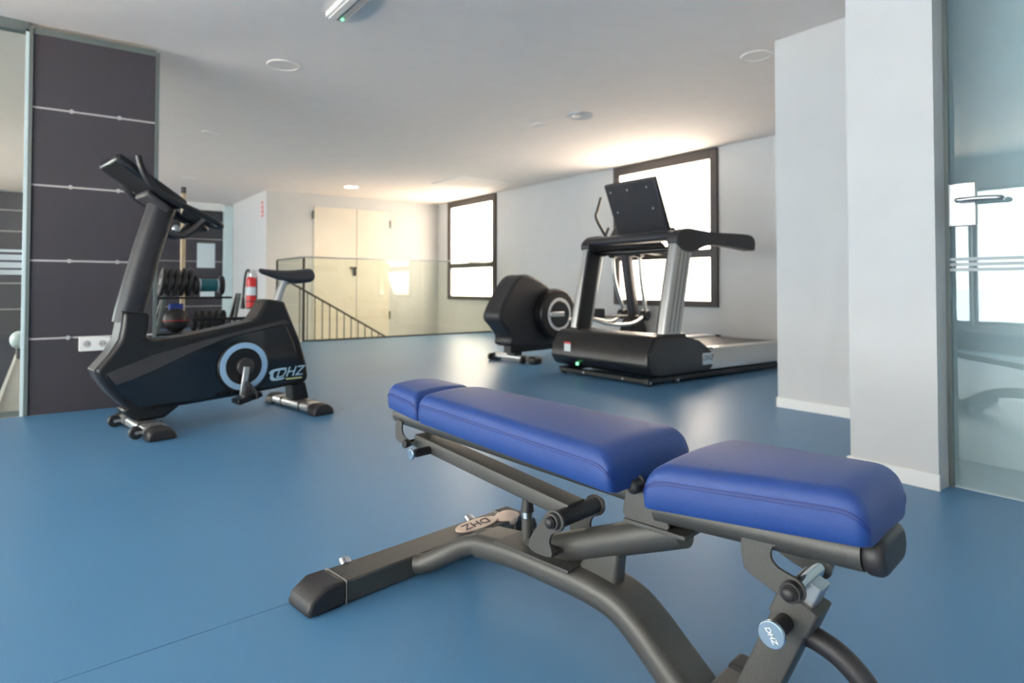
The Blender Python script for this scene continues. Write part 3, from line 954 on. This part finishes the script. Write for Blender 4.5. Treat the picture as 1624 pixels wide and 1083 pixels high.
# stabilisers
def stabiliser(x, wheels):
    t = thing('stabiliser', None, None)
    t.parent = bike
    bm = new_bm()
    add_sweep(bm, [Vector((x, -0.235, 0.034)), Vector((x, 0.235, 0.034))], [(a, b) for a, b in rrect(0.115, 0.050, 0.020, 5)], Vector((1, 0, 0)))
    obj('cross_tube', bm, 'alu', t)
    for s in (-1, 1):
        prism('foot_cap', [(x - 0.066, 0.0), (x - 0.062, 0.042), (x - 0.03, 0.064), (x + 0.03, 0.064), (x + 0.062, 0.038), (x + 0.072, 0.0)], 'y', s * 0.235, s * 0.335, 'rubber_black', t, 0.014, 3)
    for s in (-1, 1):
        box('tube_band', (x - 0.059, s * 0.12 - 0.012, 0.006), (x + 0.059, s * 0.12 + 0.012, 0.0605), 'plastic_grey', t, 0.006)
    if wheels:
        for s in (-1, 1):
            bm = new_bm()
            add_cyl(bm, (x - 0.085, s * 0.20 - 0.014, 0.032), (x - 0.085, s * 0.20 + 0.014, 0.032), 0.032, seg=24)
            wo = obj('transport_wheel', bm, 'rubber_black', t, 0.005)
            box('wheel_fork', (x - 0.09, s * 0.20 - 0.020, 0.026), (x - 0.045, s * 0.20 - 0.015, 0.040), 'alu', t)
            cyl('wheel_hub', (x - 0.085, s * 0.20 - 0.022, 0.032), (x - 0.085, s * 0.20 + 0.022, 0.032), 0.008, 'steel_bright', t, seg=12)
stabiliser(-0.445, True)
stabiliser(0.425, False)
prism('front_boot', [(-0.56, 0.125), (-0.50, 0.160), (-0.40, 0.172), (-0.31, 0.155), (-0.28, 0.12), (-0.36, 0.062), (-0.50, 0.062)], 'y', -0.075, 0.075, 'plastic_black', bike, 0.015, 3)
prism('rear_boot', [(0.36, 0.155), (0.45, 0.165), (0.475, 0.062), (0.37, 0.062)], 'y', -0.055, 0.055, 'plastic_black', bike, 0.010, 3)

# ================================================================== TREADMILL
tm = thing('treadmill', 'black treadmill with silver uprights facing the camera in front of the near window', 'treadmill', (4.70, 3.78, 0), 0)
def T_(x, y, z):
    return (x - 4.70, y - 3.78, z)
def Txz(pts):
    return [(x - 4.70, z) for x, z in pts]
hood = Txz([(3.655, 0.150), (3.700, 0.085), (3.80, 0.062), (4.42, 0.066), (4.47, 0.10), (4.485, 0.205), (4.42, 0.26), (4.30, 0.325), (4.12, 0.372), (3.80, 0.385), (3.745, 0.375), (3.665, 0.255)])
hdm = prism('motor_hood', hood, 'y', -0.56, 0.56, 'plastic_black', tm, 0.02, 3)
prism('hood_seam', Txz([(3.668, 0.240), (3.664, 0.250), (4.46, 0.262), (4.46, 0.252)]), 'y', -0.562, 0.562, 'rubber_black', hdm)
box('warning_sticker', T_(3.660, 4.085, 0.185), T_(3.664, 4.165, 0.275), 'white_paper', hdm)
box('sticker_header', T_(3.659, 4.085, 0.268), T_(3.665, 4.165, 0.285), 'red_paint', hdm)
box('switch_plate', T_(3.672, 3.985, 0.085), T_(3.700, 4.045, 0.125), 'plastic_gloss', hdm, 0.003)
bm = new_bm()
add_sphere(bm, T_(3.668, 4.005, 0.107), 0.012)
obj('power_light', bm, 'led_green', hdm)
box('logo_badge', T_(4.325, 3.215, 0.125), T_(4.455, 3.2195, 0.220), 'alu', hdm, 0.002)
text('logo_lettering', 'DHZ', 0.062, basis(T_(4.39, 3.2145, 0.178), (1, 0, 0.0), (0, 0, 1)), 'ink_dark', hdm, 0.0006, 0.35)
# base frame
box('base_bar', T_(3.69, 3.27, 0.018), T_(3.75, 4.22, 0.055), 'plastic_black', tm, 0.006)
for y in (3.24, 4.22):
    box('base_rail', T_(3.69, y, 0.022), T_(5.80, y + 0.05, 0.062), 'plastic_black', tm, 0.006)
for x, y in ((3.715, 3.262), (3.715, 4.23), (4.03, 3.255)):
    wo = cyl('base_wheel', T_(x, y - 0.02, 0.028), T_(x, y + 0.02, 0.028), 0.028, 'rubber_black', tm, seg=20, bevel=0.004)
    cyl('wheel_hub', T_(x, y - 0.026, 0.028), T_(x, y + 0.026, 0.028), 0.013, 'steel_bright', wo, seg=14)
for y in (3.50, 3.95):
    cyl('frame_bolt', T_(3.684, y, 0.036), T_(3.69, y, 0.036), 0.008, 'steel_bright', tm, seg=10)
# deck
box('deck', T_(4.38, 3.36, 0.10), T_(5.88, 4.20, 0.215), 'plastic_black', tm, 0.01)
box('running_belt', T_(4.30, 3.42, 0.215), T_(5.86, 4.14, 0.228), 'belt', tm, 0.006)
for y0, y1 in ((3.24, 3.40), (4.16, 4.32)):
    bm = new_bm()
    prof = [(y0 - 3.78, 0.075), (y0 - 3.78, 0.215), (y0 - 3.76, 0.245), (y1 - 3.80, 0.250), (y1 - 3.78, 0.235), (y1 - 3.78, 0.075)]
    add_prism(bm, prof, 'x', 4.44 - 4.70, 5.84 - 4.70)
    obj('side_rail', bm, 'alu', tm, 0.006)
    box('rail_end_cap', T_(5.84, y0 - 0.005, 0.05), T_(5.92, y1 + 0.005, 0.245), 'plastic_black', tm, 0.02)
# uprights
for y in (3.285, 4.295):
    near = y < 3.7
    bm = new_bm()
    path = [Vector(T_(3.955, y, 0.24)), Vector(T_(3.985, y, 0.40)), Vector(T_(4.135, y, 1.085))]
    add_sweep(bm, path, rrect(0.092, 0.215, 0.03, 5), Vector((0, 1, 0)))
    up = obj('upright', bm, 'alu', tm)
    for k in (-0.05, 0.0, 0.045):
        b2 = new_bm()
        yy_ = y - 0.0475 if near else y + 0.0475
        add_sweep(b2, [Vector(T_(3.985 + k, yy_, 0.40)), Vector(T_(4.135 + k, yy_, 1.07))], rrect(0.004, 0.008, 0.001, 1), Vector((0, 1, 0)))
        obj('groove', b2, 'trim_grey', up)
    b2 = new_bm()
    add_sweep(b2, [Vector(T_(3.985 - 0.02, y + (0.030 if near else -0.030), 0.38)), Vector(T_(4.135 - 0.02, y + (0.030 if near else -0.030), 1.08))], rrect(0.05, 0.17, 0.02, 3), Vector((0, 1, 0)))
    obj('inner_cover', b2, 'plastic_black', up)
    box('upright_boot', T_(3.84, y - 0.062, 0.10), T_(4.13, y + 0.062, 0.392), 'plastic_black', up, 0.02, bseg=3)
# arms, cross bar and console
for y in (3.285, 4.295):
    pr = [(4.04, 1.100), (4.03, 1.150), (4.06, 1.190), (4.11, 1.222), (4.19, 1.236), (4.35, 1.226), (4.55, 1.218), (4.80, 1.222), (5.00, 1.222), (5.075, 1.205), (5.11, 1.165), (5.105, 1.095), (5.06, 1.085), (4.80, 1.105), (4.50, 1.110), (4.36, 1.085), (4.24, 1.045), (4.12, 1.05)]
    prism('arm_rest', smooth_outline(Txz(pr), 3), 'y', y - 0.055 - 3.78, y + 0.055 - 3.78, 'plastic_soft', tm, 0.018, 3)
pr = [(4.045, 1.165), (4.06, 1.205), (4.16, 1.225), (4.33, 1.215), (4.36, 1.165), (4.20, 1.140), (4.06, 1.140)]
prism('console_bridge', Txz(pr), 'y', -0.50, 0.50, 'plastic_soft', tm, 0.015, 3)
bm = new_bm()
add_tube(bm, [T_(4.20, 3.34, 1.075), T_(4.22, 3.78, 1.075), T_(4.20, 4.24, 1.075)], 0.026, 14, 6)
obj('cross_bar', bm, 'plastic_black', tm)
prism('red_clip', [(3.365 - 3.78, 1.062), (3.415 - 3.78, 1.062), (3.39 - 3.78, 1.098)], 'x', 4.160 - 4.70, 4.174 - 4.70, 'red_paint', tm)
# console tilted backwards
ax = Vector((-0.19, 0, 0.45)).normalized()
nx = Vector((-0.45, 0, -0.19)).normalized()
m = Matrix((nx, Vector((0, 1, 0)), ax)).transposed().to_4x4()
m.translation = Vector(T_(4.285, 3.79, 1.20))
bm = new_bm()
add_box(bm, (-0.025, -0.295, 0.0), (0.022, 0.295, 0.525), m)
cn = obj('display_console', bm, 'plastic_soft', tm, 0.016, 3)
bm = new_bm()
add_box(bm, (-0.028, -0.25, 0.07), (-0.0255, 0.25, 0.46), m)
obj('screen', bm, 'screen', cn)
bm = new_bm()
add_box(bm, (-0.05, -0.32, -0.03), (0.03, 0.32, 0.06), m)
obj('console_base', bm, 'plastic_soft', cn, 0.02, 3)
for yy_, zz in ((0.23, 0.45), (0.03, 0.45), (-0.19, 0.45), (-0.20, 0.26), (0.21, 0.26)):
    bm = new_bm()
    c = m @ Vector((0.0225, yy_, zz))
    add_sphere(bm, c, 0.0085, seg=10)
    obj('screw', bm, 'steel_bright', cn)

# ================================================================== ELLIPTICAL TRAINER
el = thing('elliptical_trainer', 'black elliptical trainer with round flywheel disc behind the treadmill', 'elliptical trainer', (3.87, 5.17, 0), 6)
hs = [(-0.30, 0.455), (-0.235, 0.60), (-0.11, 0.775), (-0.02, 0.860), (0.06, 0.885), (0.16, 0.872), (0.36, 0.79), (0.62, 0.62), (0.72, 0.46), (0.70, 0.25), (0.60, 0.165), (-0.09, 0.160), (-0.135, 0.26), (-0.22, 0.36)]
prism('flywheel_housing', smooth_outline(hs, 3), 'y', -0.105, 0.16, 'plastic_soft', el, 0.035, 4)
EC = (0.452, 0.475)
bm = new_bm()
add_cyl(bm, (EC[0], -0.105, EC[1]), (EC[0], -0.205, EC[1]), 0.272, 0.262, 48)
fd = obj('flywheel_disc', bm, 'plastic_black', el, 0.018, 3)
bm = new_bm()
disc_ring(bm, EC, 0.140, 0.172, -0.212, -0.203)
obj('white_ring', bm, 'ring_white', fd, 0.002)
cyl('disc_hub', (EC[0], -0.205, EC[1]), (EC[0], -0.222, EC[1]), 0.136, 'plastic_gloss', fd, seg=36, bevel=0.004)
bm = new_bm()
add_box(bm, (EC[0] - 0.175, -0.250, EC[1] - 0.022), (EC[0] + 0.03, -0.222, EC[1] + 0.028))
obj('crank_arm', bm, 'alu', fd, 0.006)
bm = new_bm()
add_sweep(bm, [Vector((-0.10, 0, 0.130)), Vector((0.70, 0, 0.135)), Vector((2.1, 0, 0.135))], rrect(0.10, 0.075, 0.015, 3), Vector((0, 1, 0)))
obj('frame_beam', bm, 'plastic_black', el)
def e_foot(x, wheels):
    t = thing('stabiliser', None, None)
    t.parent = el
    bm = new_bm()
    add_sweep(bm, [Vector((x, -0.25, 0.045)), Vector((x, 0.25, 0.045))], rrect(0.095, 0.052, 0.018, 4), Vector((1, 0, 0)))
    obj('cross_tube', bm, 'alu', t)
    box('mount', (x - 0.05, -0.06, 0.065), (x + 0.05, 0.06, 0.10), 'plastic_black', t, 0.006)
    box('foot_cap', (x - 0.06, -0.35, 0.0), (x + 0.06, -0.25, 0.075), 'rubber_black', t, 0.024, bseg=3)
    box('foot_cap', (x - 0.06, 0.25, 0.0), (x + 0.06, 0.30, 0.075), 'rubber_black', t, 0.018, bseg=3)
    if wheels:
        for y in (-0.20, 0.285):
            cyl('transport_wheel', (x - 0.07, y - 0.015, 0.036), (x - 0.07, y + 0.015, 0.036), 0.036, 'rubber_black', t, seg=20, bevel=0.005)
e_foot(0.0, True)
e_foot(2.05, False)
# mast and console
bm = new_bm()
add_sweep(bm, [Vector((2.05, 0, 0.12)), Vector((2.00, 0, 0.45)), Vector((1.91, 0, 0.90)), Vector((1.84, 0, 1.28))], rrect(0.13, 0.12, 0.045, 5), Vector((0, 1, 0)))
obj('mast', bm, 'plastic_soft', el)
prism('mast_boot', [(1.78, 0.10), (2.18, 0.10), (2.15, 0.26), (2.08, 0.42), (1.93, 0.42), (1.85, 0.26)], 'y', -0.10, 0.10, 'plastic_black', el, 0.03, 3)
m = Matrix.Translation((1.80, 0, 1.36)) @ Matrix.Rotation(R(38), 4, 'Y')
bm = new_bm()
add_box(bm, (-0.03, -0.20, -0.13), (0.03, 0.20, 0.16), m)
ec = obj('console', bm, 'plastic_black', el, 0.02, 3)
cyl('pivot_shaft', (1.85, -0.15, 1.18), (1.85, 0.15, 1.18), 0.05, 'plastic_black', el, seg=24, bevel=0.008)
for s in (-1, 1):
    y = s * 0.20
    jx = 1.97 if s < 0 else 2.05
    cyl('pivot_cap', (1.85, y - 0.045, 1.18), (1.85, y + 0.03, 1.18), 0.066, 'plastic_black', el, seg=28, bevel=0.01)
    tube('swing_arm', [(1.85, y, 1.18), (1.89, y, 0.85), (jx, y, 0.50), (jx, y, 0.42)], 0.024, 'alu', el, 14, 6)
    tube('hand_lever', [(1.85, y, 1.18), (1.76, y + s * 0.02, 1.36), (1.60, y + s * 0.05, 1.60), (1.625, y + s * 0.05, 1.70), (1.68, y + s * 0.04, 1.86)] if s > 0 else
         [(1.85, y, 1.18), (1.72, y - 0.01, 1.30), (1.50, y - 0.03, 1.42), (1.47, y - 0.03, 1.46), (1.48, y - 0.03, 1.50)], 0.018, 'plastic_black', el, 12, 6)
    cyl('arm_joint', (jx, y - 0.045, 0.42), (jx, y + 0.045, 0.42), 0.066, 'plastic_black', el, seg=24, bevel=0.015)
    tube('pedal_arm', [(jx, y, 0.42), (jx - 0.27, y, 0.33), (1.30, y, 0.38 + 0.04 * s), (0.80, y, 0.46 + 0.03 * s), (0.49, y, 0.475 + 0.09 * s)], 0.022, 'alu', el, 12, 6)
    box('footplate', (1.10, y - 0.085, 0.445 + 0.03 * s), (1.50, y + 0.085, 0.47 + 0.03 * s), 'plastic_soft', el, 0.01)
    box('footplate_rim', (1.08, y - 0.085, 0.47 + 0.03 * s), (1.11, y + 0.085, 0.55 + 0.03 * s), 'plastic_soft', el, 0.008)
    tube('fixed_grip', [(1.82, s * 0.06, 1.24), (1.72, s * 0.14, 1.30), (1.66, s * 0.15, 1.38), (1.70, s * 0.14, 1.48)], 0.016, 'rubber_black', el, 10, 6)

# ================================================================== STORAGE RACK BEHIND THE PARTITION
rk = thing('weight_rack', 'grey weight storage rack half hidden behind the exercise bike', 'rack', (1.05, 6.05, 0))
for x in (-0.27, 0.32):
    for s, mt in ((-1, 'trim_grey'), (1, 'plastic_black')):
        bm = new_bm()
        add_sweep(bm, [Vector((x - 0.10, s * 0.20, 0.0)), Vector((x + 0.05, s * 0.03, 0.70))], rrect(0.03, 0.03, 0.004, 2), Vector((1, 0, 0)))
        obj('leg', bm, mt, rk)
box('upper_tray', (-0.30, -0.07, 0.658), (0.30, 0.09, 0.675), 'plastic_black', rk, 0.005)
box('lower_tray', (-0.38, -0.22, 0.36), (0.42, 0.16, 0.38), 'plastic_black', rk, 0.005)
box('tray_lip', (-0.05, -0.24, 0.47), (0.40, -0.22, 0.50), 'plastic_black', rk, 0.004)
def plate(x, y, z, r, th, label, tilt=0.0, grp='black weight plates on the rack'):
    t = thing('weight_plate', label, 'weight plate', (x, y, z), group=grp)
    t.rotation_euler = (0, R(tilt), 0)
    bm = new_bm()
    add_cyl(bm, (-th / 2, 0, 0), (th / 2, 0, 0), r, seg=28)
    obj('disc', bm, 'rubber_black', t, 0.005)
    bm = new_bm()
    add_cyl(bm, (-th / 2 - 0.003, 0, 0), (th / 2 + 0.003, 0, 0), 0.03, seg=16)
    obj('hub_ring', bm, 'steel_bright', t, 0.001)
    bm = new_bm()
    disc_ring2 = [(r * 0.55, -th / 2 - 0.002), (r * 0.9, -th / 2 - 0.002), (r * 0.9, th / 2 + 0.002), (r * 0.55, th / 2 + 0.002)]
    A = [[bm.verts.new((q[1], q[0] * math.cos(2 * math.pi * i / 28), q[0] * math.sin(2 * math.pi * i / 28))) for i in range(28)] for q in disc_ring2]
    for a in range(4):
        for i in range(28):
            j = (i + 1) % 28
            bm.faces.new((A[a][i], A[a][j], A[(a + 1) % 4][j], A[(a + 1) % 4][i]))
    obj('raised_rim', bm, 'plastic_grey', t)
    return t
ords = ['leftmost', 'second from left', 'third from left', 'fourth from left', 'rightmost']
for k in range(5):
    plate(0.81 + k * 0.052, 6.06, 0.803, 0.122, 0.026, 'black weight plate on the upper rack bar, %s of five' % ords[k], 8)
fr = thing('foam_roller', 'teal exercise roller with black end caps on the upper rack tray', 'roller', (1.165, 6.02, 0.775))
cyl('roller_body', (-0.085, 0, 0), (0.085, 0, 0), 0.055, 'teal', fr, seg=28, bevel=0.004)
for s in (-1, 1):
    cyl('white_band', (s * 0.066, 0, 0), (s * 0.078, 0, 0), 0.0565, 'ring_white', fr, seg=28)
    cyl('end_cap', (s * 0.085, 0, 0), (s * 0.120, 0, 0), 0.085, 'rubber_black', fr, seg=28, bevel=0.01)
for k in range(5):
    plate(1.05 + k * 0.056, 6.00, 0.471, 0.088, 0.030, 'small black weight plate on the lower rack tray, %s of five' % ords[k], 4, 'small plates on the lower tray')
bl = thing('medicine_ball', 'black rubber exercise ball on the lower rack tray', 'ball', (0.90, 5.945, 0.381))
bm = new_bm()
add_sphere(bm, (0, 0, 0.10), 0.10, seg=28)
obj('ball_shell', bm, 'rubber_black', bl)
bm = new_bm()
add_sweep(bm, [Vector((0.1005 * math.cos(t), 0.1005 * math.sin(t), 0.10)) for t in [2 * math.pi * i / 28 for i in range(29)]], circle(0.003, 6))
obj('ball_seam', bm, 'red_paint', bl)
fm = thing('folded_mat', 'blue folded exercise mat standing on the lower rack tray', 'mat', (0.93, 6.14, 0.382))
box('mat_layer', (-0.055, -0.03, 0.0), (0.055, 0.0, 0.235), 'blue_soft', fm, 0.01)
box('mat_layer', (-0.055, 0.002, 0.0), (0.055, 0.032, 0.23), 'blue_soft', fm, 0.01)
pl = thing('wooden_pole', 'upright pale wooden exercise pole behind the weight rack', 'pole', (1.03, 6.46, 0))
cyl('pole_shaft', (0, 0, 0.02), (0, 0, 1.62), 0.021, 'wood_pale', pl, seg=14)
cyl('pole_tip', (0, 0, 1.62), (0, 0, 1.68), 0.023, 'rubber_black', pl, seg=14, bevel=0.004)
cyl('pole_foot', (0, 0, 0.0), (0, 0, 0.03), 0.06, 'rubber_black', pl, seg=20, bevel=0.006)

# ================================================================== SMALL THINGS ON THE WALLS
so = thing('wall_socket', 'white double power socket on the dark panel partition', 'socket', (0.265, PAN_Y, 0.408))
box('cover_plate', (-0.083, -0.012, -0.044), (0.083, 0.0, 0.044), 'trim_white', so, 0.004)
for s in (-1, 1):
    bm = new_bm()
    add_cyl(bm, (s * 0.041, -0.0135, 0), (s * 0.041, -0.011, 0), 0.021, seg=24)
    i_ = obj('insert', bm, 'joint_light', so, 0.001)
    bm = new_bm()
    for q in (-1, 1):
        add_cyl(bm, (s * 0.041 + q * 0.0085, -0.0142, 0), (s * 0.041 + q * 0.0085, -0.013, 0), 0.0032, seg=8)
    obj('pin_holes', bm, 'ink_dark', i_)
ext = thing('fire_extinguisher', 'red fire extinguisher hanging on the white corridor wall', 'extinguisher', (COR_X - 0.085, 11.15, 0.42))
bm = new_bm()
add_cyl(bm, (0, 0, 0.0), (0, 0, 0.46), 0.078, seg=28)
add_sphere(bm, (0, 0, 0.46), 0.078, (1, 1, 0.7), 24)
eb = obj('cylinder', bm, 'red_paint', ext)
cyl('label_band', (0, 0, 0.20), (0, 0, 0.34), 0.0795, 'white_paper', eb, seg=28)
cyl('strap', (0, 0, 0.09), (0, 0, 0.11), 0.081, 'ink_dark', eb, seg=28)
cyl('foot_ring', (0, 0, -0.03), (0, 0, 0.01), 0.07, 'rubber_black', ext, seg=24)
cyl('valve', (0, 0, 0.50), (0, 0, 0.57), 0.025, 'steel_bright', ext, seg=14)
tube('hose', [(0, 0, 0.55), (-0.03, 0.10, 0.63), (-0.05, 0.19, 0.52), (-0.06, 0.26, 0.20), (-0.06, 0.28, 0.06)], 0.018, 'rubber_black', ext, 10, 6)
cyl('horn', (-0.06, 0.275, 0.16), (-0.06, 0.29, -0.03), 0.022, 'rubber_black', ext, r1=0.04, seg=14)
tube('lever', [(0, 0, 0.57), (-0.02, 0.08, 0.62), (-0.03, 0.17, 0.60)], 0.012, 'steel_bright', ext, 8, 4)
sg = thing('fire_sign', 'narrow red vertical sign high on the white corridor wall', 'sign', (COR_X, 10.83, 1.92))
box('sign_board', (-0.006, -0.05, 0.0), (-0.001, 0.05, 0.25), 'red_paint', sg, 0.002)
for k in range(3):
    box('pictogram', (-0.008, -0.028, 0.025 + k * 0.075), (-0.006, 0.028, 0.07 + k * 0.075), 'trim_white', sg)
for nm, x0, x1, z0, z1, lb in (('paper_notice', 2.31, 2.62, 1.12, 1.60, 'large pale paper notice on the far dark wall'), ('paper_notice', 2.37, 2.62, 0.58, 0.76, 'small pale paper notice below the large one on the far dark wall')):
    t = thing(nm, lb, 'notice', ((x0 + x1) / 2, FAR_Y, z0), group='notices on the far wall')
    box('sheet', (-(x1 - x0) / 2, -0.008, 0), ((x1 - x0) / 2, -0.003, z1 - z0), 'white_paper', t)
    box('clip_rail', (-(x1 - x0) / 2, -0.012, z1 - z0 - 0.02), ((x1 - x0) / 2, -0.002, z1 - z0), 'trim_grey', t)
lk = thing('exercise_ball', 'pale blue small ball beyond the glass partition', 'ball', (-0.19, 8.5, 0.0))
bm = new_bm()
add_sphere(bm, (0, 0, 0.20), 0.085, (1, 1, 1.1), 24)
obj('ball_shell', bm, 'trim_pale', lk)
cyl('ball_stand', (0, 0, 0), (0, 0, 0.12), 0.03, 'plastic_grey', lk, seg=14)
